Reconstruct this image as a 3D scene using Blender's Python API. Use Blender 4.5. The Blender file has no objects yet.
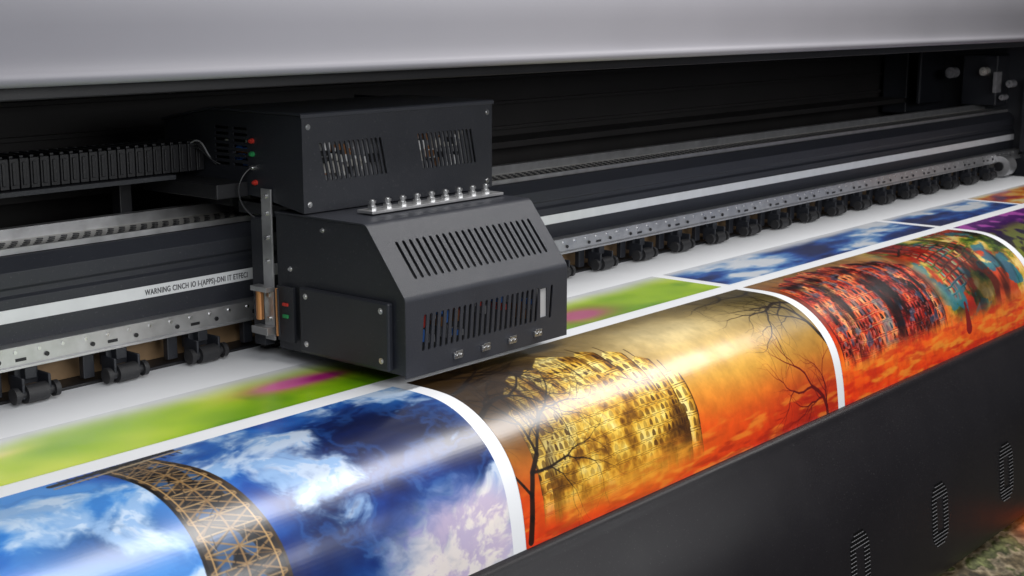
import bpy, bmesh, math, random
import numpy as np
from mathutils import Vector, Matrix
random.seed(4)
scene=bpy.context.scene
COL=scene.collection
# ---------------------------------------------------------------- materials
def mat(name,color,rough=0.5,metal=0.0,var=0.15,bump=0.0,bscale=400.0,scale=6.0,rvar=0.1,spec=0.5,dust=0.0):
    m=bpy.data.materials.new(name); m.use_nodes=True; nt=m.node_tree; N=nt.nodes; L=nt.links
    b=N["Principled BSDF"]
    tc=N.new("ShaderNodeTexCoord"); nz=N.new("ShaderNodeTexNoise"); nz.inputs["Scale"].default_value=scale
    nz.inputs["Detail"].default_value=6; L.new(tc.outputs["Object"],nz.inputs["Vector"])
    mx=N.new("ShaderNodeMix"); mx.data_type='RGBA'
    c=color
    mx.inputs[6].default_value=(c[0]*(1-var),c[1]*(1-var),c[2]*(1-var),1)
    mx.inputs[7].default_value=(min(1,c[0]*(1+var)),min(1,c[1]*(1+var)),min(1,c[2]*(1+var)),1)
    L.new(nz.outputs["Fac"],mx.inputs[0]); out=mx.outputs[2]
    if dust>0:
        vz=N.new("ShaderNodeTexNoise"); vz.inputs["Scale"].default_value=260; vz.inputs["Detail"].default_value=2
        L.new(tc.outputs["Object"],vz.inputs["Vector"])
        r=N.new("ShaderNodeMapRange"); r.inputs[1].default_value=.66; r.inputs[2].default_value=.74; r.inputs[3].default_value=0; r.inputs[4].default_value=dust
        L.new(vz.outputs["Fac"],r.inputs[0]); m2=N.new("ShaderNodeMix"); m2.data_type='RGBA'; m2.inputs[7].default_value=(.35,.34,.33,1)
        L.new(r.outputs[0],m2.inputs[0]); L.new(out,m2.inputs[6]); out=m2.outputs[2]
    L.new(out,b.inputs["Base Color"])
    mr=N.new("ShaderNodeMapRange"); mr.inputs[3].default_value=max(0.02,rough-rvar); mr.inputs[4].default_value=min(1,rough+rvar)
    L.new(nz.outputs["Fac"],mr.inputs[0]); L.new(mr.outputs[0],b.inputs["Roughness"])
    b.inputs["Metallic"].default_value=metal
    b.inputs["Specular IOR Level"].default_value=spec
    if bump>0:
        n2=N.new("ShaderNodeTexNoise"); n2.inputs["Scale"].default_value=bscale; n2.inputs["Detail"].default_value=3
        L.new(tc.outputs["Object"],n2.inputs["Vector"])
        bp=N.new("ShaderNodeBump"); bp.inputs["Strength"].default_value=bump; bp.inputs["Distance"].default_value=0.002
        L.new(n2.outputs["Fac"],bp.inputs["Height"]); L.new(bp.outputs[0],b.inputs["Normal"])
    return m
M_slate=mat("slate_powder_coat",(0.026,0.028,0.036),0.42,0,0.18,0.35,700,dust=.12)
M_slate2=mat("dark_powder_coat",(0.016,0.0175,0.023),0.42,0,0.2,0.35,700,dust=.12)
M_black=mat("black_plastic",(0.009,0.009,0.011),0.45,0,0.2,0.1,300,dust=.1)
M_wall=mat("dark_inner_sheet",(0.026,0.024,0.024),0.55,0,0.25,0.1,200,dust=.08)
M_hood=mat("light_grey_paint",(0.285,0.278,0.305),0.48,0,0.06,0.15,900,3)
M_front=mat("front_cover_paint",(0.010,0.009,0.011),0.40,0,0.2,0.2,900,dust=.08,spec=.28)
M_alu=mat("brushed_aluminium",(0.55,0.55,0.56),0.38,0.85,0.25,0.1,300,30)
M_alu2=mat("dull_aluminium",(0.60,0.58,0.54),0.45,0.5,0.3,0.1,300,40)
M_steel=mat("screw_steel",(0.7,0.7,0.7),0.28,1,0.1)
M_rub=mat("black_rubber",(0.018,0.018,0.02),0.5,0,0.2,0.2,500,dust=.15)
M_tape=mat("silver_tape",(0.76,0.77,0.79),0.45,0.0,0.12,0.05,300,20)
M_ink=mat("dark_lettering",(0.08,0.08,0.09),0.6)
M_brown=mat("brown_board",(0.24,0.15,0.075),0.6,0,0.4,0.1,100,20)
M_white=mat("white_plastic",(0.75,0.75,0.75),0.45)
M_pale=mat("pale_grey_label",(0.35,0.35,0.36),0.45)
M_red=mat("red_plastic",(0.45,0.03,0.02),0.4)
M_green=mat("green_plastic",(0.02,0.22,0.07),0.4)
M_blue=mat("blue_plastic",(0.04,0.14,0.45),0.4)
M_cop=mat("copper_fitting",(0.6,0.28,0.12),0.35,0.9)
M_dark=mat("dark_interior",(0.005,0.005,0.006),0.8)
M_grey=mat("grey_board",(0.20,0.20,0.21),0.5,0,.5,.2,200,60)
M_slit=mat("vent_slit_black",(0.002,0.002,0.002),0.9,spec=.1)
M_floor=mat("floor_vinyl",(0.07,0.065,0.06),0.5)
def paper_mat(name,attr):
    m=bpy.data.materials.new(name); m.use_nodes=True; nt=m.node_tree; N=nt.nodes; L=nt.links
    b=N["Principled BSDF"]; b.inputs["Roughness"].default_value=0.34
    tc=N.new("ShaderNodeTexCoord")
    nz=N.new("ShaderNodeTexNoise"); nz.inputs["Scale"].default_value=3.5; nz.inputs["Detail"].default_value=2
    L.new(tc.outputs["Object"],nz.inputs["Vector"])
    bp=N.new("ShaderNodeBump"); bp.inputs["Strength"].default_value=0.30; bp.inputs["Distance"].default_value=0.02
    L.new(nz.outputs["Fac"],bp.inputs["Height"]); L.new(bp.outputs[0],b.inputs["Normal"])
    if attr:
        a=N.new("ShaderNodeAttribute"); a.attribute_name="Col"; L.new(a.outputs["Color"],b.inputs["Base Color"])
        b.inputs["Coat Weight"].default_value=1.0; b.inputs["Coat Roughness"].default_value=0.22; L.new(bp.outputs[0],b.inputs["Coat Normal"])
    else:
        n2=N.new("ShaderNodeTexNoise"); n2.inputs["Scale"].default_value=3
        mx=N.new("ShaderNodeMix"); mx.data_type='RGBA'; mx.inputs[6].default_value=(0.75,0.77,0.80,1); mx.inputs[7].default_value=(0.81,0.82,0.84,1)
        L.new(n2.outputs["Fac"],mx.inputs[0]); L.new(mx.outputs[2],b.inputs["Base Color"]); b.inputs["Roughness"].default_value=0.42
    return m
M_paper=paper_mat("white_media",False); M_print=paper_mat("printed_ink",True)

# ---------------------------------------------------------------- helpers
def empty(name,loc,label,cat):
    e=bpy.data.objects.new(name,None); e.location=loc; e.empty_display_size=0.1
    COL.objects.link(e); e["label"]=label; e["category"]=cat; return e
WL={}
def place(o,c,parent):
    c=Vector(c); WL[o.name]=c
    if parent is not None:
        o.parent=parent
        p=WL.get(parent.name, Vector(parent.location))
        o.location=c-p
    else: o.location=c
def finish(name,verts,faces,mats,parent,smooth=False,bevel=0.0,solid=0.0,mi=None,label=None,bseg=2):
    V=np.array(verts,dtype=float); c=(V.min(0)+V.max(0))/2
    me=bpy.data.meshes.new(name); me.from_pydata([tuple(v) for v in (V-c)],[],faces)
    if not isinstance(mats,(list,tuple)): mats=[mats]
    for m in mats: me.materials.append(m)
    if mi is not None: me.polygons.foreach_set("material_index",mi)
    o=bpy.data.objects.new(name,me); COL.objects.link(o)
    place(o,c,parent)
    if smooth:
        me.polygons.foreach_set("use_smooth",[True]*len(me.polygons))
        try: me.set_sharp_from_angle(angle=math.radians(35))
        except Exception: pass
    if solid:
        s=o.modifiers.new("Solidify",'SOLIDIFY'); s.thickness=abs(solid); s.offset=-1 if solid>0 else 1
    if bevel:
        b=o.modifiers.new("Bevel",'BEVEL'); b.width=bevel; b.segments=bseg; b.limit_method='ANGLE'; b.angle_limit=math.radians(40)
    if label: o["label"]=label
    me.update()
    return o
def clone(o,d):
    n=o.copy(); n.location=o.location+Vector(d); COL.objects.link(n); return n
def box_geo(x0,x1,y0,y1,z0,z1):
    v=[(x0,y0,z0),(x1,y0,z0),(x1,y1,z0),(x0,y1,z0),(x0,y0,z1),(x1,y0,z1),(x1,y1,z1),(x0,y1,z1)]
    f=[(0,3,2,1),(4,5,6,7),(0,1,5,4),(1,2,6,5),(2,3,7,6),(3,0,4,7)]
    return v,f
def cyl_geo(p0,p1,r,n=20,r1=None):
    p0=Vector(p0);p1=Vector(p1);d=(p1-p0).normalized()
    a=d.orthogonal().normalized(); b=d.cross(a); r1=r if r1 is None else r1
    v=[];f=[]
    for p,rr in((p0,r),(p1,r1)):
        for i in range(n):
            t=2*math.pi*i/n; v.append(tuple(p+a*math.cos(t)*rr+b*math.sin(t)*rr))
    for i in range(n): j=(i+1)%n; f.append((i,j,n+j,n+i))
    f.append(tuple(range(n-1,-1,-1))); f.append(tuple(range(n,2*n)))
    return v,f
class Geo:
    def __init__(s): s.v=[];s.f=[];s.m=[]
    def add(s,g,mi=0):
        o=len(s.v); s.v+=list(g[0]); s.f+=[tuple(i+o for i in f) for f in g[1]]; s.m+=[mi]*len(g[1]); return s
    def make(s,name,mats,parent,**k): return finish(name,s.v,s.f,mats,parent,mi=s.m,**k)
def box(name,a,m,parent,bevel=0.002,**k):
    v,f=box_geo(*a); return finish(name,v,f,m,parent,bevel=bevel,**k)
def extr(name,prof,x0,x1,m,parent,closed=True,nx=1,**k):
    v=[];f=[];n=len(prof)
    for i in range(nx+1):
        x=x0+(x1-x0)*i/nx
        for (y,z) in prof: v.append((x,y,z))
    for i in range(nx):
        for j in range(n if closed else n-1):
            a=i*n+j;b=i*n+(j+1)%n; f.append((a,b,b+n,a+n))
    if closed: f.append(tuple(range(n-1,-1,-1))); f.append(tuple(nx*n+j for j in range(n)))
    return finish(name,v,f,m,parent,**k)
def smooth_prof(p,it=3):
    for _ in range(it):
        q=[p[0]]
        for a,b in zip(p[:-1],p[1:]):
            q.append((a[0]*.75+b[0]*.25,a[1]*.75+b[1]*.25)); q.append((a[0]*.25+b[0]*.75,a[1]*.25+b[1]*.75))
        q.append(p[-1]); p=q
    return p
def slot(u,v,L,w,sh=0.0,n=5):
    pts=[]
    for i in range(n+1):
        t=math.pi*i/n; pts.append((u+w/2*math.cos(t), v+L/2-w/2+w/2*math.sin(t)))
    for i in range(n+1):
        t=math.pi+math.pi*i/n; pts.append((u+w/2*math.cos(t), v-L/2+w/2+w/2*math.sin(t)))
    return [(a+sh*(b-v),b) for a,b in pts]
def fill_geo(outer,holes,fn):
    bm=bmesh.new(); 
    for loop in [outer]+holes:
        vs=[bm.verts.new((a,b,0)) for a,b in loop]
        for i in range(len(vs)): bm.edges.new((vs[i],vs[(i+1)%len(vs)]))
    bmesh.ops.triangle_fill(bm,use_beauty=True,use_dissolve=False,edges=bm.edges[:],normal=(0,0,1))
    bm.verts.index_update()
    v=[fn(x.co.x,x.co.y) for x in bm.verts]; f=[]
    for fc in bm.faces:
        ids=[x.index for x in fc.verts]
        if fc.normal.z<0: ids=ids[::-1]
        f.append(tuple(ids))
    bm.free(); return v,f
def screws(locs,ax,parent,r=0.006,h=0.004,m=None):
    loc=Vector(locs[0]); ax=Vector(ax); g=Geo(); g.add(cyl_geo(loc,loc+ax*h,r,12,r*0.85)); g.add(cyl_geo(loc-ax*.0003,loc+ax*.0008,r*1.5,14))
    s=g.make("screw",m or M_steel,parent,smooth=True)
    for l in locs[1:]: clone(s,Vector(l)-loc)

# ---------------------------------------------------------------- floor
v=[(-3,-2,-1.1),(10,-2,-1.1),(10,6,-1.1),(-3,6,-1.1)]
fl=finish("floor",v,[(0,1,2,3)],M_floor,None); fl["kind"]="structure"; fl["label"]="dark grey workshop floor under the printer"; fl["category"]="floor"

# ---------------------------------------------------------------- printer
XL,XR=0.25,6.25
PR=empty("large_format_printer",(3.2,2.3,-1.1),"wide dark grey large format printer with light grey hood","printer")
hp=smooth_prof([(2.06,.604),(2.0,.600),(1.975,.601),(1.962,.606),(1.958,.616),(1.966,.628),(1.966,.66),(1.956,.75),(1.985,.86),(2.10,.95),(2.5,.985),(3.0,1.0)],2)
extr("hood",hp,XL,XR+.15,M_hood,PR,closed=False,smooth=True,solid=-0.012,label="light grey curved lid with rolled lower edge")
box("hood_seal",(XL,XR,2.03,2.06,.578,.602),M_black,PR)
g=Geo(); g.add(box_geo(XL,XR+.1,2.95,3.0,-.2,1.0))
for z in (.34,.42,.50,.58): g.add(box_geo(XL,XR,2.935,2.95,z,z+.012))
g.add(box_geo(XL,XR,2.80,2.95,.30,.32))
g.make("back_wall",M_wall,PR,bevel=.002)
g=Geo(); g.add(box_geo(6.25,6.45,1.5,3.0,-1.0,1.0)); g.add(box_geo(6.08,6.25,2.80,2.92,.25,.58)); g.add(box_geo(6.12,6.25,2.40,2.56,.30,.52)); g.add(box_geo(6.16,6.25,2.1,2.3,.1,.42)); g.add(box_geo(6.0,6.25,2.70,2.72,.3,.56))
g.make("end_housing",M_slate2,PR,bevel=.006)
for i,(y,z,r) in enumerate(((2.60,.44,.024),(2.45,.45,.018),(2.33,.40,.016),(2.36,.34,.012))):
    g=Geo(); g.add(cyl_geo((6.08,y,z),(6.13,y,z),r,24)); g.add(cyl_geo((6.06,y,z),(6.08,y,z),r*.4,14)); g.make("belt_pulley",M_grey if i!=1 else M_alu2,PR,smooth=True)
g=Geo(); g.add(box_geo(6.06,6.12,2.38,2.395,.36,.45)); g.make("tension_bracket",M_grey,PR,bevel=.001)
g=Geo(); g.add(cyl_geo((5.98,2.31,.05),(6.06,2.31,.05),.045,28),0); g.add(cyl_geo((5.97,2.31,.05),(5.98,2.31,.05),.02,20),1)
g.make("end_wheel",[M_alu,M_black],PR,smooth=True)
# beam
bp_=[(2.36,.06),(2.36,.19),(2.366,.196),(2.366,.206),(2.36,.212),(2.36,.240),(2.385,.266),(2.64,.268),(2.64,.03),(2.402,.03),(2.402,.06)]
beam=extr("guide_beam",bp_,XL,XR,M_slate,PR,bevel=.001)
g=Geo(); g.add(box_geo(XL,XR,2.40,2.585,.2685,.276),0); g.add(box_geo(XL,XR,2.392,2.3995,.2675,.279),1); g.add(box_geo(XL,XR,2.50,2.522,.276,.298),1)
x=XL+.02
while x<XR:
    for dx,y in((0,2.415),(.0135,2.432),(0,2.450),(.0135,2.470),(0,2.54),(.0135,2.565)):
        g.add(cyl_geo((x+dx,y,.2762),(x+dx,y,.2775),.0066,8),2)
    x+=.027
g.make("linear_rail",[M_alu2,M_alu,M_black],beam,label="perforated metal guide rail on the beam")
box("silver_tape",(XL,XR,2.3575,2.3597,.146,.171),M_tape,beam,bevel=.0005,label="silver adhesive strip with small dark lettering")
g=Geo(); g.add(box_geo(XL,XR,2.326,2.332,.066,.107),0); g.add(box_geo(XL,XR,2.3322,2.3597,.100,.1068),0); g.add(box_geo(XL,XR,2.320,2.3258,.066,.071),0)
g.make("lower_bracket_bar",M_alu,beam,bevel=.0006,label="aluminium angle bar with bolts above the rollers")
g=Geo(); x=XL+.03; k=0
while x<XR:
    g.add(cyl_geo((x,2.3265,.097),(x,2.3235,.097),.0035,8),0)
    if k%2==0: g.add(cyl_geo((x+.015,2.3265,.084),(x+.015,2.3225,.084),.0045,10),1)
    if k%4==1: g.add(box_geo(x,x+.022,2.3250,2.3262,.079,.085),1)
    x+=.0495; k+=1
g.make("bar_fastener",[M_steel,M_black],beam)["kind"]="stuff"
box("feed_guide",(XL,XR,2.395,2.400,.0065,.0595),M_brown,PR,bevel=.0005,label="brown board visible between the rollers")
box("media_slot_bar",(XL,XR,2.340,2.40,-.03,.006),M_black,PR)
fc=bpy.data.curves.new("lettering",'FONT'); fc.body="WARNING CINCH IO I-(APPS)-DNI IT ETFECI"; fc.size=.0155; fc.extrude=.0003; fc.offset=.0002; fc.space_character=1.1
to=bpy.data.objects.new("tmp",fc); COL.objects.link(to)
dg=bpy.context.evaluated_depsgraph_get(); me=bpy.data.meshes.new_from_object(to.evaluated_get(dg)); bpy.data.objects.remove(to)
co=np.zeros(len(me.vertices)*3); me.vertices.foreach_get("co",co); co=co.reshape(-1,3)
w=co[:,0].max(); s=.262/w
vv=[(1.630+p[0]*s,2.3565-p[2],.1525+p[1]*1.05) for p in co]
finish("lettering",vv,[tuple(p.vertices) for p in me.polygons],M_ink,beam)
# cable chain
g=Geo(); x=XL
while x<1.83:
    g.add(box_geo(x,x+.0185,2.42,2.505,.385,.443)); g.add(box_geo(x+.002,x+.010,2.424,2.50,.443,.448)); g.add(box_geo(x+.004,x+.011,2.417,2.42,.392,.436)); g.add(box_geo(x+.018,x+.022,2.424,2.50,.39,.440)); x+=.0215
g.make("cable_chain",M_black,PR,bevel=.001,label="black ribbed plastic cable carrier")
extr("cable_tray",[(2.40,.374),(2.40,.383),(2.56,.383),(2.56,.44),(2.566,.44),(2.566,.374)],XL,1.75,M_slate2,PR)
s_=box("tray_support",(.5,.53,2.53,2.56,.27,.374),M_black,PR); clone(s_,(.6,0,0)); clone(s_,(1.2,0,0))
def make_roller(x):
    g=Geo()
    g.add(box_geo(x-.024,x+.024,2.335,2.36,.03,.066)); g.add(box_geo(x-.030,x-.024,2.30,2.345,.012,.052)); g.add(box_geo(x+.024,x+.030,2.30,2.345,.012,.052))
    g.add(box_geo(x-.012,x+.012,2.318,2.34,.044,.0655)); g.add(box_geo(x-.07,x-.045,2.345,2.36,.012,.066))
    g.add(cyl_geo((x,2.329,.0655),(x,2.329,.069),.006,12))
    arm=g.make("pinch_roller",M_slate2,PR,bevel=.002)
    g=Geo(); g.add(cyl_geo((x-.022,2.308,.020),(x+.022,2.308,.020),.0175,20)); g.add(cyl_geo((x-.038,2.308,.020),(x-.022,2.308,.020),.009,12)); g.add(cyl_geo((x+.022,2.308,.020),(x+.038,2.308,.020),.009,12))
    g.add(cyl_geo((x-.046,2.308,.020),(x-.036,2.308,.020),.0155,18)); g.add(cyl_geo((x+.036,2.308,.020),(x+.046,2.308,.020),.0155,18))
    wh=g.make("roller_wheel",M_rub,arm,smooth=True)
    return arm,wh
arm0,wh0=make_roller(1.345); p0=arm0.location.x
for k in range(-4,24):
    if k==0: continue
    a=arm0.copy(); a.location.x=p0+.197*k; COL.objects.link(a); w_=wh0.copy(); w_.parent=a; COL.objects.link(w_)
prof_p=[(2.45,-.012),(1.78,-.012),(1.72,-.027),(1.66,-.058),(1.61,-.11),(1.585,-.18),(1.575,-.28),(1.575,-.75),(2.45,-.75)]
extr("platen",prof_p,XL,XR,M_slate2,PR)
FP=smooth_prof([(1.585,-.290),(1.573,-.271),(1.560,-.268),(1.552,-.272),(1.546,-.285),(1.535,-.30),(1.495,-.36),(1.458,-.44),(1.437,-.53),(1.425,-.64),(1.418,-.77),(1.44,-.79),(1.55,-.80)],2)
fpn=extr("front_cover",FP,XL,XR,M_front,PR,closed=False,smooth=True,solid=-0.005,label="smooth curved black front cover with slotted vents")
fz=sorted([(z,y) for y,z in FP if z<-.3 and z>-.78])
def fy(z): return float(np.interp(z,[a for a,b in fz],[b for a,b in fz]))
def vent():
    x0=2.52
    g=Geo(); n=17; H=.085; W=.050; r=.045
    for i in range(n):
        t=-1+2*(i+.5)/n; zc=-.60+H*t; az=abs(H*t)
        ho=W if az<H-r else W-r+math.sqrt(max(0,r*r-(az-(H-r))**2))
        hi=.020 if abs(t)<.5 else 0
        for a,b in ([(-ho,-hi),(hi,ho)] if hi>0 else [(-ho,ho)]):
            nn=max(1,int(round((b-a)/.010)))
            for q in range(nn):
                u0=a+(b-a)*q/nn+.0014; u1=a+(b-a)*(q+1)/nn-.0014
                y=fy(zc)-.0058
                g.add(box_geo(x0+u0,x0+u1,y,y+.002,zc-.0034,zc+.0034),0)
                g.add(box_geo(x0+u0,x0+u1,y-.0012,y+.002,zc-.0046,zc-.0036),1)
    return g.make("vent_grille",[M_slit,M_grey],fpn)
v0=vent()
for k in (1,2,3,4,5): clone(v0,(.46*k,0,0))

# ---------------------------------------------------------------- print media profile
raw=[(2.44,0),(1.86,0),(1.80,0),(1.755,-.004),(1.71,-.018),(1.668,-.042),(1.628,-.078),(1.598,-.125),(1.580,-.19),(1.570,-.27),(1.566,-.34)]
PP=np.array(smooth_prof(raw,3)); seg=np.sqrt((np.diff(PP,axis=0)**2).sum(1)); arc=np.concatenate([[0],np.cumsum(seg)]); arc=arc-(2.44-1.878)
def YZ(s): return np.interp(s,arc,PP[:,0]),np.interp(s,arc,PP[:,1])
SMAX=float(arc[-1])
MED=empty("printed_media",(3.0,1.878,-.001),"glossy white print media web with colourful pictures, over platen","printed paper")
def sheet(name,x0,x1,s0,s1,nx,ns,off,m,paint=None,label=None,map3=None):
    xs=np.linspace(x0,x1,nx); ss=np.linspace(s0,s1,ns); X,S=np.meshgrid(xs,ss)
    if map3 is None:
        y,z=YZ(ss); y2,z2=YZ(ss+.004); y1,z1=YZ(ss-.004)
        ty,tz=y2-y1,z2-z1; ln=np.sqrt(ty*ty+tz*tz)+1e-9; ny,nz=tz/ln,-ty/ln
        y=y+ny*off; z=z+nz*off
        Yg=np.repeat(y[:,None],nx,1); Zg=np.repeat(z[:,None],nx,1)
        P=np.stack([X,Yg,Zg],-1).reshape(-1,3)
    else: P=map3(X,S)
    c=(P.min(0)+P.max(0))/2; P=P-c
    idx=np.arange(nx*ns).reshape(ns,nx)
    q=np.stack([idx[:-1,:-1],idx[1:,:-1],idx[1:,1:],idx[:-1,1:]],-1).reshape(-1,4)
    me=bpy.data.meshes.new(name); me.vertices.add(len(P)); me.vertices.foreach_set("co",P.ravel().astype(np.float32))
    me.loops.add(q.size); me.loops.foreach_set("vertex_index",q.ravel().astype(np.int32))
    me.polygons.add(len(q)); me.polygons.foreach_set("loop_start",(np.arange(len(q))*4).astype(np.int32)); me.polygons.foreach_set("loop_total",np.full(len(q),4,np.int32))
    me.update(calc_edges=True); me.polygons.foreach_set("use_smooth",np.ones(len(q),bool))
    me.materials.append(m)
    if paint is not None:
        C=np.clip(np.nan_to_num(paint(X,S)),0,1)**2.2
        a=me.color_attributes.new("Col",'FLOAT_COLOR','POINT'); d=np.ones((nx*ns,4),np.float32); d[:,:3]=C.reshape(-1,3); a.data.foreach_set("color",d.ravel())
    o=bpy.data.objects.new(name,me); COL.objects.link(o); place(o,c,MED)
    if label: o["label"]=label
    return o
sheet("paper_web",XL,6.1,-.56,SMAX,40,200,0.0,M_paper)

def vn(X,S,f,seed):
    r=np.random.RandomState(seed); G=r.rand(128,128)
    x=X*f; y=S*f; xi=np.floor(x).astype(int); yi=np.floor(y).astype(int); fx=x-xi; fy_=y-yi
    fx=fx*fx*(3-2*fx); fy_=fy_*fy_*(3-2*fy_)
    g=lambda a,b: G[a%128,b%128]
    return (g(xi,yi)*(1-fx)+g(xi+1,yi)*fx)*(1-fy_)+(g(xi,yi+1)*(1-fx)+g(xi+1,yi+1)*fx)*fy_
def fbm(X,S,f,seed,o=5,gain=.5):
    t=0;a=1;n=0;ca,sa=.8,.6
    for i in range(o):
        t=t+a*vn(X+i*.37,S+i*.61,f*2**i,seed+i); n+=a; a*=gain; X,S=X*ca-S*sa,X*sa+S*ca
    return t/n
def sm(a,b,x): t=np.clip((x-a)/(b-a),0,1); return t*t*(3-2*t)
def C3(c): return np.array(c,float)/255
def mix(A,B,t):
    A=np.asarray(A,float);B=np.asarray(B,float); t=np.asarray(t,float)
    return A*(1-t[...,None])+B*t[...,None]
def ramp(t,stops):
    p=[a for a,_ in stops]; c=np.array([b for _,b in stops],float)/255
    return np.stack([np.interp(t,p,c[:,i]) for i in range(3)],-1)
def ell(X,S,cx,cs,rx,rs): return ((X-cx)/rx)**2+((S-cs)/rs)**2
def blob(X,S,cx,cs,rx,rs): return np.exp(-ell(X,S,cx,cs,rx,rs))
def line(img,X,S,p,q,w,col,op=1.0,w2=None):
    w2=w if w2 is None else w2; m=max(w,w2)+.003
    xs=X[0];ss=S[:,0]
    i0=np.searchsorted(xs,min(p[0],q[0])-m);i1=np.searchsorted(xs,max(p[0],q[0])+m);j0=np.searchsorted(ss,min(p[1],q[1])-m);j1=np.searchsorted(ss,max(p[1],q[1])+m)
    if i1<=i0 or j1<=j0: return
    x=X[j0:j1,i0:i1];s=S[j0:j1,i0:i1]; dx,ds=q[0]-p[0],q[1]-p[1]; L=dx*dx+ds*ds+1e-12
    t=np.clip(((x-p[0])*dx+(s-p[1])*ds)/L,0,1); d=np.hypot(x-p[0]-t*dx,s-p[1]-t*ds); ww=w+(w2-w)*t
    a=np.clip((ww-d)/.0015+.5,0,1)*op*np.clip(ww/.0009,0,1)
    img[j0:j1,i0:i1]=img[j0:j1,i0:i1]*(1-a[...,None])+C3(col)*a[...,None]
def tree(img,X,S,p,ang,L,w,col,depth,rnd,op=.9):
    if depth==0 or w<.0003: return
    n=4; a=ang; 
    for i in range(n):
        q=(p[0]+math.cos(a)*L/n,p[1]+math.sin(a)*L/n); line(img,X,S,p,q,w,col,op,w*.92); p=q; w*=.92; a+=rnd.uniform(-.42,.42)
        if i<n-1 and rnd.random()<.6: tree(img,X,S,p,a+rnd.choice([-1,1])*rnd.uniform(.4,1.0),L*.65,w*.5,col,depth-1,rnd,op)
    for sgn in(-1,1): tree(img,X,S,p,a+sgn*rnd.uniform(.2,.6),L*.75,w*.68,col,depth-1,rnd,op)

def p_sky(X,S):
    S2=S*1.35
    wx=X+.14*(fbm(X,S2,5,3,4)-.5); ws=S2+.14*(fbm(X,S2,5,9,4)-.5)
    n=fbm(wx,ws,6,21,7,.58); n2=fbm(wx,ws,3.0,51,5); n3=fbm(wx,ws,22,81,5,.6)
    base=ramp(n2+.12*(n3-.5),[(.28,(6,22,68)),(.42,(12,54,134)),(.55,(30,98,190)),(.70,(74,142,218))])
    dark=blob(X,S,1.66,.14,.16,.08)+.7*blob(X,S,1.44,.33,.10,.12)+.7*blob(X,S,1.80,.22,.10,.09)+.5*blob(X,S,1.08,.20,.12,.05)
    base=mix(base,C3((5,16,46)),np.clip(dark*(.6+n),0,1)*.85)
    bright=.7*blob(X,S,1.00,.36,.12,.07)+.8*blob(X,S,1.45,.06,.16,.06)+.3*blob(X,S,1.15,.06,.12,.06)-.5*dark
    base=mix(base,C3((96,152,220)),np.clip(bright,0,1)*.4)
    c=sm(.51,.70,n+.10*(n3-.5)+.11*bright)
    im=mix(base,C3((210,224,240)),c*.85)
    im=mix(im,C3((96,146,206)),sm(.5,.62,n3)*c*.5)
    im=mix(im,C3((60,110,180)),sm(.44,.5,n)*sm(.56,.5,n)*.35)
    gl=blob(X,S,1.70,.42,.20,.13)*(.35+1.3*n); glow=sm(.20,.80,gl+.25*(n3-.5))
    pk=mix(np.broadcast_to(C3((250,236,224)),im.shape),C3((206,186,208)),sm(.42,.60,n3))
    im=mix(im,pk,glow*.9)
    L=lambda s:1.195+.05*np.sin((s-.02)*5)-.15*s; W=lambda s:.085+.185*s
    l=L(S); wd=W(S); u=(X-l)/wd; inside=sm(-.01,.01,u)*sm(1.01,.99,u)*sm(.0,.004,S)
    shade=ramp(fbm(X,S,40,5,3),[(.3,(20,18,20)),(.7,(56,46,38))]); im=mix(im,shade,inside*.95)
    holes=inside*sm(.60,.66,vn(X,S,38,11))*sm(.1,.2,u)*sm(.9,.8,u); im=mix(im,C3((60,100,150)),holes*.75)
    rr=random.Random(8)
    for i in range(18):
        s0=.008+i*.030; s1=s0+.030
        for a,b in((0,.5),(.5,0),(.5,1),(1,.5)):
            line(im,X,S,(L(s0)+W(s0)*a,s0),(L(s1)+W(s1)*b,s1),.0016,(132,104,70))
        line(im,X,S,(L(s0),s0),(L(s0)+W(s0),s0),.0014,(150,124,88))
        for q in range(6):
            a=rr.random(); b=rr.random(); line(im,X,S,(L(s0)+W(s0)*a,s0),(L(s1)+W(s1)*b,s1),.0008,rr.choice([(170,140,100),(14,12,14),(110,84,56)]))
    for i in range(26):
        s0=.004+i*.021; s1=s0+.021
        for u0,wd_,c_ in((0,.0035,(30,26,26)),(.1,.0014,(170,136,90)),(.5,.0020,(136,106,70)),(.9,.0016,(176,140,90)),(1,.0034,(60,48,36))):
            line(im,X,S,(L(s0)+W(s0)*u0,s0),(L(s1)+W(s1)*u0,s1),wd_,c_)
    for k in range(14): line(im,X,S,(1.12+k*.016,.0),(1.125+k*.016,.03),.0016,(20,20,26))
    line(im,X,S,(1.10,.014),(1.33,.004),.006,(24,22,28)); line(im,X,S,(1.10,.028),(1.34,.014),.003,(150,134,108))
    return im
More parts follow.
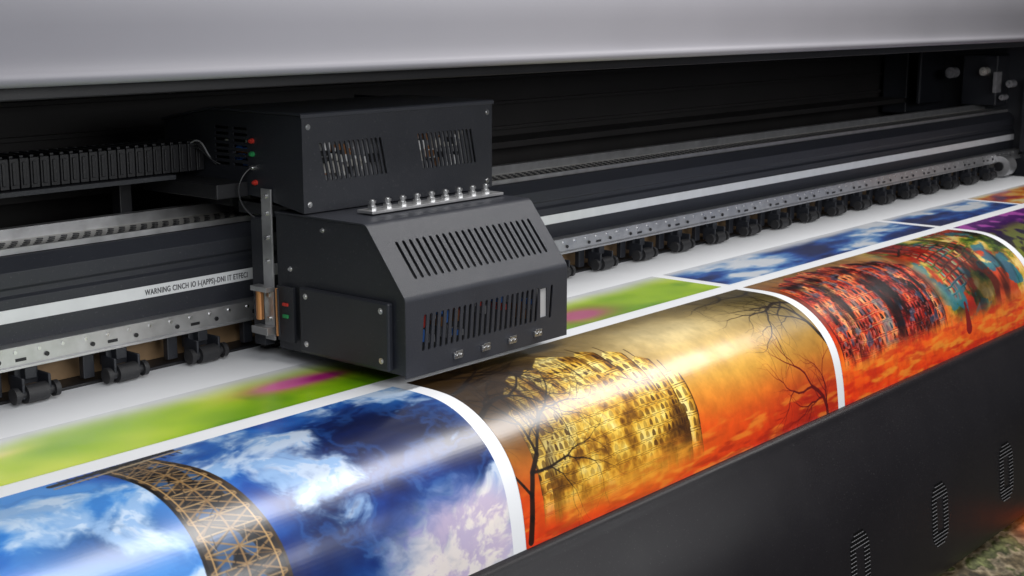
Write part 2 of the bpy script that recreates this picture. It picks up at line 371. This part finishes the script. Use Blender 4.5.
def facade(im,X,S,tiers,bot,gold,dk,lt,seed,ww=.024,rh=.036,dens=.8,gable=.5):
    Xw=X+.006*(fbm(X,S,18,seed,4)-.5); Sw=S+.016*(fbm(X,S,9,seed+7,4)-.5)
    big=fbm(X,S,7,seed+90,4)
    for i,(a,b,tp) in enumerate(tiers):
        cx=(a+b)/2; h=(b-a)/2; u=(Xw-cx)/h
        au0=np.clip(1-np.abs(u),0,1)
        top=tp-h*gable*au0**1.4-h*.25*np.sqrt(np.clip(1-u*u,0,1))
        ins=(np.abs(u)<1)*sm(-.002,.002,Sw-top)*sm(bot+.03,bot-.04,S+.03*(big-.5))
        cyl=np.clip(1.05-.75*np.abs(u+.35)**1.5,0,1)
        n=fbm(X,S,24,seed+20+i,5,.62)
        col=ramp(n*.62+cyl*.2+big*.22,gold); im=mix(im,col,ins*.95)
        r=rh*(.75+.6*((i*37)%10)/10); off=((i*53)%10)/10*r; fs=((Sw+off)/r)%1; ri=np.floor((Sw+off)/r)
        nw=max(2,round(2*h/ww)); th=np.arcsin(np.clip(u,-1,1))/math.pi+.5; fx=(th*nw)%1; ci=np.floor(th*nw)
        rnd=((ri*7.13+ci*3.71+i*1.9)%1.0)
        au=np.abs(fx-.5); wdt=.20+.14*((ri*3.3+i)%1.0)
        arch=sm(wdt+.06,wdt-.02,au)*(fs>.28+.25*(au/wdt)**2)*(fs<.9)
        vis=sm(.38,.52,big+.25*(n-.5))
        im=mix(im,C3(dk),arch*ins*(.3+.65*rnd)*dens*(.4+.6*vis))
        im=mix(im,C3(lt),sm(wdt+.16,wdt+.08,au)*(au>wdt+.04)*(fs>.26)*(fs<.92)*ins*.45*cyl*vis)
        im=mix(im,C3(dk),((fs<.06)|((fs>.15)&(fs<.20)))*ins*.6)
        im=mix(im,C3(lt),((fs>.06)&(fs<.13))*ins*.65*cyl*vis)
        im=mix(im,C3(dk),ins*sm(.80,1.0,np.abs(u))*.6)
        line(im,X,S,(cx,tp-h*.6),(cx,tp-h*.75-.026),.0016,dk,.9)
    return im
def p_temple(X,S):
    n=fbm(X,S*1.6,5,31,6,.55); nf=fbm(X,S,34,33,5,.6)
    t=S+.06*(n-.5)-.03*sm(2.3,2.9,X)
    im=ramp(t,[(0,(112,92,46)),(.05,(150,124,70)),(.12,(190,160,98)),(.20,(196,156,78)),(.27,(206,142,52)),(.33,(226,112,32)),(.38,(234,74,18)),(.46,(220,44,12)),(.56,(190,36,12))])
    im=mix(im,C3((44,30,14)),np.clip(blob(X,S,1.93,.05,.34,.20)*1.35*(.6+.8*n),0,1)*.88)
    im=mix(im,C3((66,58,28)),np.clip(blob(X,S,3.08,.08,.24,.20)*(.6+.8*n),0,1)*.8)
    im=mix(im,C3((240,224,178)),np.clip(blob(X,S,2.62,.12,.26,.10)*(.5+1*n),0,1)*.6)
    im=mix(im,C3((236,184,80)),np.clip(blob(X,S,2.74,.26,.26,.07)*(.3+1.2*n),0,1)*.55)
    im=mix(im,C3((150,24,12)),np.clip(blob(X,S,3.0,.44,.20,.10),0,1)*.6)
    im=im*(.86+.28*nf[...,None])
    g1=[(.30,(60,34,10)),(.42,(130,84,20)),(.52,(206,150,44)),(.62,(246,204,84)),(.75,(255,236,150))]
    im=facade(im,X,S,[(1.95,2.00,.22),(2.44,2.50,.25),(1.99,2.045,.17),(2.39,2.45,.19),(2.035,2.10,.135),(2.33,2.40,.15),(2.09,2.15,.125),(2.27,2.34,.12),(2.14,2.28,.115),(2.06,2.36,.25),(1.98,2.46,.33)],.42,g1,(44,22,8),(255,226,130),700,.0145,.030)
    im=mix(im,C3((40,24,10)),np.clip(blob(X,S,1.98,.20,.12,.12)*(n+.3),0,1)*.6)
    rn=fbm(X*.22,S,60,71,3); rn2=fbm(X*.18,S,90,75,3)
    im=mix(im,C3((255,166,56)),sm(.34,.42,S)*sm(.50,.75,rn)*.55); im=mix(im,C3((140,20,8)),sm(.36,.44,S)*sm(.50,.75,rn2)*.5)
    im=mix(im,C3((255,170,50)),np.clip(sm(.34,.42,S)*blob(X,S,2.25,.42,.30,.06)*(n+.4),0,1)*.6)
    rr=random.Random(12); dk=(26,16,8)
    tree(im,X,S,(1.905,.46),-1.35,.17,.008,dk,5,rr); tree(im,X,S,(1.89,.12),-.25,.13,.006,dk,5,rr); tree(im,X,S,(1.89,.20),-.5,.12,.006,dk,5,rr); tree(im,X,S,(1.93,.02),.7,.13,.0055,dk,5,rr)
    tree(im,X,S,(2.08,.005),.5,.11,.004,(44,30,14),5,rr); tree(im,X,S,(2.0,.01),.9,.12,.005,dk,5,rr)
    tree(im,X,S,(3.12,.30),-2.0,.14,.0075,(30,20,12),5,rr); tree(im,X,S,(3.12,.16),-2.7,.13,.0055,(34,24,14),5,rr); tree(im,X,S,(3.06,.48),-1.7,.12,.0065,(90,8,6),5,rr); tree(im,X,S,(3.10,.04),2.7,.12,.005,(36,26,14),5,rr); tree(im,X,S,(3.0,.01),2.2,.11,.004,(40,30,16),5,rr)
    return im
def p_fort(X,S):
    n=fbm(X,S*1.5,5,131,6,.55); nf=fbm(X,S,40,133,5,.6)
    im=ramp(S+.06*(n-.5),[(0,(140,104,56)),(.05,(160,104,58)),(.12,(126,50,30)),(.22,(120,40,24)),(.30,(200,56,20)),(.36,(250,104,24)),(.42,(255,92,18)),(.48,(244,56,12)),(.56,(220,40,12))])
    im=mix(im,C3((240,206,120)),np.clip(blob(X,S,3.84,.06,.12,.10)*(n+.4),0,1)*.6)
    im=im*(.78+.44*nf[...,None])
    r1=[(.30,(16,4,6)),(.44,(76,10,10)),(.54,(170,30,20)),(.64,(236,90,44)),(.76,(255,190,120))]
    im=facade(im,X,S,[(3.17,3.23,.10),(3.74,3.80,.15),(3.22,3.30,.065),(3.66,3.75,.10),(3.29,3.38,.045),(3.57,3.67,.065),(3.37,3.48,.04),(3.47,3.58,.045),(3.26,3.72,.23)],.37,r1,(12,3,8),(255,170,110),800,.016,.028,.95,.3)
    insL=sm(3.18,3.2,X)*sm(3.80,3.78,X)*sm(.06,.10,S)*sm(.38,.34,S)
    im=mix(im,C3((236,120,110)),sm(.68,.78,vn(X,S,130,150))*insL*.5)
    im=mix(im,C3((40,110,150)),sm(.66,.76,vn(X,S,50,151))*insL*.45)
    im=mix(im,C3((12,5,8)),sm(.50,.62,fbm(X,S*.35,13,154,4))*insL*.75)
    insR=sm(3.76,3.88,X+.05*(n-.5))*sm(4.46,4.44,X)*sm(.40,.33,S)
    q=fbm(X,S*1.6,7,160,6,.6)
    base=ramp(q,[(.3,(12,20,12)),(.42,(36,66,24)),(.50,(96,130,36)),(.58,(210,180,70)),(.68,(250,226,140))]); im=mix(im,base,insR*.9)
    im=mix(im,C3((200,34,20)),insR*sm(.50,.58,fbm(X,S,9,176,5))*.75)
    im=mix(im,C3((34,110,140)),insR*sm(.56,.62,fbm(X,S*1.5,11,178,5))*.8)
    Sw=S+.16*(X-4.1)+.03*(fbm(X,S,7,166,4)-.5); row=.026; fs=(Sw/row)%1; ri=np.floor(Sw/row)
    xi=X+ri*.0131+.05*fbm(X,S,14,168,4); ki=np.floor(xi/.009); k=((ki*.6180339+ri*.377+.13*np.sin(ki*3.1))%1.0)
    cols=ramp(k,[(.0,(24,12,10)),(.14,(200,26,20)),(.3,(244,90,40)),(.42,(24,16,20)),(.55,(60,180,170)),(.64,(240,200,120)),(.8,(220,30,30)),(1,(30,16,14))])
    cols=cols*(.45+1.0*fbm(X,S,60,190,3)[...,None])
    reg=sm(.48,.60,fbm(X,S,6,180,5))
    im=mix(im,cols,sm(.10,.24,fs)*sm(.95,.82,fs)*insR*reg*.75)
    im=mix(im,C3((8,8,8)),sm(.14,.04,np.abs(fs-.02))*insR*reg*.6)
    im=mix(im,C3((10,8,8)),insR*sm(.54,.66,fbm(X,S*.3,12,194,4))*.6)
    im=mix(im,C3((255,186,64)),sm(.34,.42,S)*sm(.5,.75,fbm(X*.22,S,60,71,3))*.55)
    im=mix(im,C3((190,20,8)),sm(.33,.40,S)*sm(.5,.75,fbm(X*.18,S,70,73,3))*.5)
    for p,q_,w,w2 in(((3.94,.355),(3.94,.405),.010,.020),((3.94,.335),(3.94,.34),.008,.008)): line(im,X,S,p,q_,w,(120,10,8),.9,w2)
    rr=random.Random(4); tree(im,X,S,(3.86,.10),-.3,.10,.004,(24,20,12),5,rr); tree(im,X,S,(4.3,.02),.8,.12,.004,(24,30,12),5,rr)
    return im
def p_purple(X,S):
    n=fbm(X,S,5,231,5)
    im=ramp(S+.06*(n-.5),[(0,(110,44,130)),(.08,(70,30,96)),(.16,(30,22,44)),(.26,(60,54,24)),(.34,(190,80,24)),(.42,(240,104,22)),(.56,(226,50,20))])
    k=fbm(X,S,24,240,4); im=mix(im,C3((160,180,50)),sm(.50,.58,k)*sm(.08,.14,S)*sm(.32,.28,S)*.5); im=mix(im,C3((210,100,200)),sm(.52,.62,fbm(X,S,18,250,4))*sm(.14,.05,S)*.8)
    return im
def p_green(X,S):
    n=fbm(X,S*1.2,3,331,4)
    im=ramp(n,[(.25,(120,170,16)),(.5,(166,204,24)),(.7,(210,228,70))])
    im=mix(im,C3((84,140,20)),sm(.5,.7,fbm(X,S,6,341,4))*.5)
    for cx,cs,rx,rs,c in((1.74,-.17,.10,.035,(226,90,185)),(1.82,-.16,.05,.02,(170,30,120)),(2.60,-.12,.10,.05,(200,80,150)),(1.1,-.19,.08,.02,(236,226,120))):
        im=mix(im,C3(c),np.clip(blob(X,S,cx,cs,rx,rs)*1.3,0,1)*.85)
    w=1-sm(-.268,-.17,S+.06*(fbm(X,S,3,351,3)-.5)); return mix(im,C3((226,228,233)),w)
def p_blue(X,S):
    wx=X+.1*fbm(X,S,6,403,3); n=fbm(wx*1.0,S*2.5,5,421,6,.55)
    im=ramp(n,[(.3,(12,30,84)),(.45,(26,76,160)),(.55,(100,150,210)),(.66,(226,232,240))])
    w=1-sm(-.262,-.20,S+.05*(n-.5)); return mix(im,C3((226,228,233)),w)
def p_sun(X,S):
    n=fbm(X,S*2,6,521,5); im=ramp(n,[(.3,(60,20,80)),(.45,(170,60,60)),(.58,(226,140,50)),(.7,(240,220,160))])
    w=1-sm(-.262,-.21,S+.05*(n-.5)); return mix(im,C3((226,228,233)),w)
o=.0007
sheet("printed_picture",.55,1.853,0,SMAX,1000,420,o,M_print,p_sky,"blue cloudy sky picture with lattice iron tower")
sheet("printed_picture",1.89,3.115,0,SMAX,900,400,o,M_print,p_temple,"orange sunset picture with golden palace and bare trees")
sheet("printed_picture",3.15,4.45,0,SMAX,760,320,o,M_print,p_fort,"red picture of an arcaded palace and gallery")
sheet("printed_picture",4.49,5.9,0,SMAX,500,200,o,M_print,p_purple,"purple and orange picture with green flecks")
sheet("printed_picture",.45,3.12,-.27,-.048,900,90,o,M_print,p_green,"blurred yellow green meadow picture with pink flowers")
sheet("printed_picture",3.16,4.46,-.262,-.048,500,80,o,M_print,p_blue,"blue sky picture with white clouds")
sheet("printed_picture",4.50,5.2,-.262,-.048,250,80,o,M_print,p_blue,"blue sky picture with white clouds")
sheet("printed_picture",5.23,5.95,-.262,-.048,250,80,o,M_print,p_sun,"sunset picture in orange and violet")
def p_ground(X,S):
    n=fbm(X,S,14,621,6); n2=fbm(X,S,40,631,5,.6)
    im=ramp(n,[(.3,(40,36,26)),(.45,(96,84,62)),(.55,(150,136,112)),(.62,(70,74,40)),(.7,(120,124,80))]); im=im*(.4+1.0*n2[...,None])
    return mix(im,C3((236,96,34)),blob(X,S,4.15,.10,.14,.12)*.95)
def m3(X,S):
    t=S/.6; y=1.46-.42*t; z=-.80-.12*t-.08*t*t; return np.stack([X,y,z],-1).reshape(-1,3)
TK=sheet("collected_print",1.5,6.0,0,.6,900,180,0,M_print,p_ground,None,m3)
TK.parent=None; TK.location=WL[TK.name]; TK["label"]="finished print of brown stony ground hanging under the cover"; TK["category"]="printed paper"

# ---------------------------------------------------------------- carriage
CA=empty("print_carriage",(2.1,2.1,.02),"dark slate metal print head carriage with slotted vents","print carriage")
x0,x1=1.842,2.337
prof=[(1.83,.025),(1.83,.18),(1.935,.315),(2.20,.315)]
def fillet(p,a,b,r,n=14):
    p=Vector(p);a=(Vector(a)-p).normalized();b=(Vector(b)-p).normalized(); ang=a.angle(b); d=r/math.tan(ang/2)
    s=p+a*d;e=p+b*d; c=p+(a+b).normalized()*(r/math.sin(ang/2)); out=[]
    va=s-c;vb=e-c; th=va.angle(vb)
    for i in range(n+1):
        t=i/n; out.append(tuple(c+(va*math.sin((1-t)*th)+vb*math.sin(t*th))/math.sin(th)))
    return out
f1=fillet(prof[1],prof[0],prof[2],.020); f2=fillet(prof[2],prof[1],prof[3],.020)
g=Geo()
zl=f1[0][1]
holes=[slot(1.893+i*.0162,.108,.072,.0078,.10) for i in range(25) if i not in(22,23)]
holes.append([(2.246,.078),(2.268,.078),(2.268,.140),(2.246,.140)])
g.add(fill_geo([(x0,.025),(x1,.025),(x1,zl),(x0,zl)],holes,lambda a,b:(a,1.83,b)))
for a,b in zip(f1[:-1],f1[1:]): g.add(([(x0,a[0],a[1]),(x1,a[0],a[1]),(x1,b[0],b[1]),(x0,b[0],b[1])],[(0,1,2,3)]))
A=Vector(f1[-1]);B=Vector(f2[0]); Ld=(B-A).length; D=(B-A)/Ld
holes=[slot(1.896+i*.0190,Ld*.48,.086,.0082,-.02) for i in range(22)]
g.add(fill_geo([(x0,0),(x1,0),(x1,Ld),(x0,Ld)],holes,lambda a,b:(a,A.x+D.x*b,A.y+D.y*b)))
for a,b in zip(f2[:-1],f2[1:]): g.add(([(x0,a[0],a[1]),(x1,a[0],a[1]),(x1,b[0],b[1]),(x0,b[0],b[1])],[(0,1,2,3)]))
g.add(([(x0,f2[-1][0],.315),(x1,f2[-1][0],.315),(x1,2.2,.315),(x0,2.2,.315)],[(0,1,2,3)]))
cover=g.make("front_hood",M_slate,CA,solid=.003,label="bent slate metal cover with two rows of slots")
bm=bmesh.new(); bm.from_mesh(cover.data); bmesh.ops.remove_doubles(bm,verts=bm.verts,dist=.0002); bm.to_mesh(cover.data); bm.free()
sp=[(2.2,.03),(1.834,.03)]+[(a[0]+.004,a[1]-.002) for a in f1]+[(a[0]+.002,a[1]-.004) for a in f2]+[(2.2,.311)]
extr("side_panel",sp,x0+.003,x0+.007,M_slate2,CA); extr("side_panel",sp,x1-.007,x1-.003,M_slate2,CA)
extr("carriage_core",[(2.19,.04),(1.90,.04),(1.90,.16),(1.99,.28),(2.19,.28)],x0+.02,x1-.02,M_dark,CA)
rr=random.Random(3)
g=Geo(); g.add(box_geo(1.89,2.31,1.8985,1.8995,.06,.15),4)
for i in range(26):
    x=rr.uniform(1.89,2.27); z=rr.uniform(.07,.125); w=rr.uniform(.004,.014); g.add(box_geo(x,x+w,1.868,1.8985,z,z+rr.uniform(.01,.025)),rr.choice([5,5,1,2,5,3]))
g.add(box_geo(2.240,2.275,1.8332,1.835,.07,.15),0)
g.make("head_electronics",[M_pale,M_red,M_blue,M_cop,M_dark,M_grey],CA)
g=Geo(); g.add(box_geo(x0-.012,x0+.0025,1.865,2.12,.036,.170),0)
dp=g.make("service_door",M_slate2,CA,bevel=.004)
screws([(x0-.012,1.885,.153),(x0-.012,1.885,.055),(x0-.012,2.10,.153),(x0-.012,2.10,.055)],(-1,0,0),dp,.004,.003)
screws([(x0+.003,2.06,.29),(x0+.003,2.16,.20)],(-1,0,0),CA,.0035,.005)
g=Geo(); g.add(box_geo(x0-.006,x0-.002,2.205,2.235,.045,.36),0); g.add(box_geo(x0-.006,x0+.02,2.2355,2.27,.03,.30),1)
g.add(box_geo(x0-.03,x0-.0065,2.20,2.25,.06,.075),0); g.add(box_geo(x0-.03,x0-.0065,2.20,2.25,.15,.16),0)
for z in(.09,.14,.21,.26,.31,.345): g.add(cyl_geo((x0-.006,2.22,z),(x0-.010,2.22,z),.005,12),2)
g.add(cyl_geo((x0-.022,2.23,.09),(x0-.022,2.23,.15),.008,14),3); g.add(box_geo(x0-.014,x0-.004,2.155,2.17,.10,.107),4); g.add(box_geo(x0-.014,x0-.004,2.155,2.17,.125,.131),5); g.add(box_geo(x0-.010,x0-.003,2.14,2.19,.05,.165),1)
g.add(cyl_geo((x0-.015,2.185,.06),(x0-.015,2.185,.16),.003,8),3); g.add(cyl_geo((x0-.018,2.175,.06),(x0-.018,2.178,.16),.0018,8),1)
g.make("mounting_bracket",[M_alu,M_slate2,M_steel,M_cop,M_green,M_red],CA,bevel=.0005)
ux0,ux1,uy0,uy1,uz0,uz1=1.842,2.412,2.11,2.56,.318,.512
g=Geo(); holes=[]
for gx in(1.898,2.180):
    for i in range(14): holes.append(slot(gx+i*.0128,.418,.078,.0068,-.22))
g.add(fill_geo([(ux0,uz0),(ux1,uz0),(ux1,uz1),(ux0,uz1)],holes,lambda a,b:(a,uy0,b)))
holes=[]
for i in range(7):
    zz=.40+i*.0125
    for u in(2.28,2.34): holes.append([(u,zz),(u+.045,zz),(u+.045,zz+.006),(u,zz+.006)])
g2=fill_geo([(uy0,uz0),(2.24,.34),(uy1,.36),(uy1,uz1-.03),(2.40,uz1),(uy0,uz1)],holes,lambda a,b:(ux0,a,b)); g2=(g2[0],[f[::-1] for f in g2[1]]); g.add(g2)
g.add(([(ux1,uy0,uz0),(ux1,uy1,uz0),(ux1,uy1,uz1),(ux1,uy0,uz1)],[(0,1,2,3)]))
up=g.make("electronics_box",M_slate2,CA,solid=.003)
bm=bmesh.new(); bm.from_mesh(up.data); bmesh.ops.remove_doubles(bm,verts=bm.verts,dist=.0002); bm.to_mesh(up.data); bm.free()
extr("box_lid",[(uy0-.003,uz1-.004),(uy0-.003,uz1+.003),(uy0,uz1+.006),(2.40,uz1+.006),(2.565,uz1-.024),(2.565,uz1-.029),(2.40,uz1+.001),(uy0-.0005,uz1+.001),(uy0-.0005,uz1-.004)],ux0-.004,ux1+.004,M_slate,CA,bevel=.0008)
screws([(x,uy0,z) for x in(ux0+.016,ux1-.016) for z in(.335,.490)],(0,-1,0),up,.004,.003)
g=Geo()
g.add(box_geo(ux0+.02,ux1-.02,2.30,2.50,.33,.49),0); g.add(box_geo(1.88,2.38,2.142,2.144,.36,.47),5)
for i in range(70):
    gx=rr.choice([1.898,2.180]); x=gx+rr.uniform(-.02,.15); z=rr.uniform(.375,.445); w=rr.uniform(.006,.03); d=rr.uniform(0,.012); g.add(box_geo(x,x+w,2.124+d,2.1415,z,z+rr.uniform(.006,.022)),rr.choice([1,1,4,4,0,2]))
for i in range(16):
    y=rr.uniform(2.27,2.36); z=rr.uniform(.40,.47); g.add(box_geo(ux0+.010+i*.0004,ux0+.019,y,y+.02,z,z+.010),rr.choice([3,3,1,2]))
g.make("circuit_board",[M_dark,M_white,M_cop,M_blue,M_alu2,M_grey],up)
box("underside_ledge",(1.76,ux0-.001,2.28,2.53,.34,.37),M_black,CA)
for y,z,m in((2.262,.455,M_red),(2.262,.428,M_green),(2.262,.40,M_steel),(2.255,.37,M_red)):
    g=Geo(); g.add(cyl_geo((ux0,y,z),(ux0-.005,y,z),.0055,12)); g.add(cyl_geo((ux0-.005,y,z),(ux0-.009,y,z),.0036,12)); g.make("cable_plug",m,CA,smooth=True)
def tube(name,pts,r,m,parent):
    cu=bpy.data.curves.new(name,'CURVE'); cu.dimensions='3D'; s=cu.splines.new('NURBS'); s.points.add(len(pts)-1)
    for i,p in enumerate(pts): s.points[i].co=(*p,1)
    s.use_endpoint_u=True; s.order_u=4; cu.bevel_depth=r; cu.bevel_resolution=2
    t=bpy.data.objects.new("t",cu); COL.objects.link(t); me=bpy.data.meshes.new_from_object(t.evaluated_get(bpy.context.evaluated_depsgraph_get())); bpy.data.objects.remove(t)
    vs=[tuple(v.co) for v in me.vertices]; fs=[tuple(p.vertices) for p in me.polygons]; return finish(name,vs,fs,m,parent,smooth=True)
for d,m in((0,M_grey),(.006,M_black),(.012,M_black)):
    tube("wire",[(1.80,2.44,.42),(1.81,2.42,.455-d),(1.825,2.40,.45-d*2),(1.825,2.385,.41),(1.84,2.38-d,.40)],.0017,m,CA)
tube("wire",[(1.835,2.262,.40),(1.80,2.27,.38),(1.80,2.28,.33),(1.83,2.25,.30)],.002,M_black,CA)
box("fitting_strip",(1.925,2.325,2.0,2.045,.318,.324),M_alu,CA,bevel=.001)
x=1.945
g=Geo(); g.add(cyl_geo((x,2.022,.324),(x,2.022,.332),.0095,6)); g.add(cyl_geo((x,2.022,.332),(x,2.022,.338),.0065,14)); g.add(cyl_geo((x,2.022,.338),(x,2.022,.3425),.0085,14)); g.add(cyl_geo((x,2.022,.3425),(x,2.022,.345),.005,12))
h0=g.make("hose_fitting",M_steel,CA,smooth=True)
for i in range(1,9): clone(h0,(.043*i,0,0))
def latch(x):
    g=Geo(); g.add(box_geo(x-.012,x+.012,1.825,1.8299,.041,.053)); g.add(cyl_geo((x-.006,1.825,.047),(x-.006,1.8215,.047),.004,10)); g.add(cyl_geo((x+.006,1.825,.047),(x+.006,1.8215,.047),.004,10)); g.add(box_geo(x-.010,x+.010,1.8225,1.8249,.0535,.057))
    return g.make("latch",M_steel,CA,bevel=.0006)
l0=latch(1.985)
for i in(1,2,3): clone(l0,(.083*i,0,0))
box("slider_block",(1.9,2.36,2.41,2.60,.2995,.335),M_slate2,CA)
box("carriage_arm",(1.90,2.30,2.19,2.39,.29,.317),M_slate2,CA)

# ---------------------------------------------------------------- camera
R=Vector((.6476,-.762,0)).normalized(); F=Vector((.7474,.635,-.1955)).normalized(); U=R.cross(F).normalized()
cam=bpy.data.cameras.new("Camera"); co_=bpy.data.objects.new("Camera",cam); COL.objects.link(co_)
co_.matrix_world=Matrix(((R.x,U.x,-F.x,0),(R.y,U.y,-F.y,0),(R.z,U.z,-F.z,.72),(0,0,0,1)))
cam.sensor_width=36; cam.lens=1400/1024*36; cam.clip_end=100; cam.clip_start=.05
cam.dof.use_dof=True; cam.dof.focus_distance=2.9; cam.dof.aperture_fstop=11
scene.camera=co_
# ---------------------------------------------------------------- light
w=bpy.data.worlds.new("World"); scene.world=w; w.use_nodes=True; w.node_tree.nodes["Background"].inputs[0].default_value=(.88,.92,1,1); w.node_tree.nodes["Background"].inputs[1].default_value=.06
def area(loc,tgt,sx,sy,p,col):
    l=bpy.data.lights.new("lamp",'AREA'); l.shape='RECTANGLE'; l.size=sx; l.size_y=sy; l.energy=p; l.color=col
    o=bpy.data.objects.new("key_fill_lamp",l); COL.objects.link(o); o.location=loc; o.rotation_euler=(Vector(tgt)-Vector(loc)).to_track_quat('-Z','Y').to_euler()
    o["label"]="soft unseen lamp panel, one of the key and added fill lamps"; o["category"]="lamp"; return o
area((3.8,.9,2.7),(3.8,1.7,0),6,.9,145,(1,.98,.96))
area((-.3,-.8,2.0),(2.1,2.0,.1),1.6,1.2,52,(.95,.97,1))  # unseen fill lamp added at front left for carriage and hood
area((2.1,-1.4,1.15),(2.3,2.4,.15),3.5,.8,58,(.98,.99,1))  # low unseen fill added to brighten beam and rail under the hood
scene.view_settings.view_transform='Standard'; scene.view_settings.look='None'; scene.view_settings.exposure=0
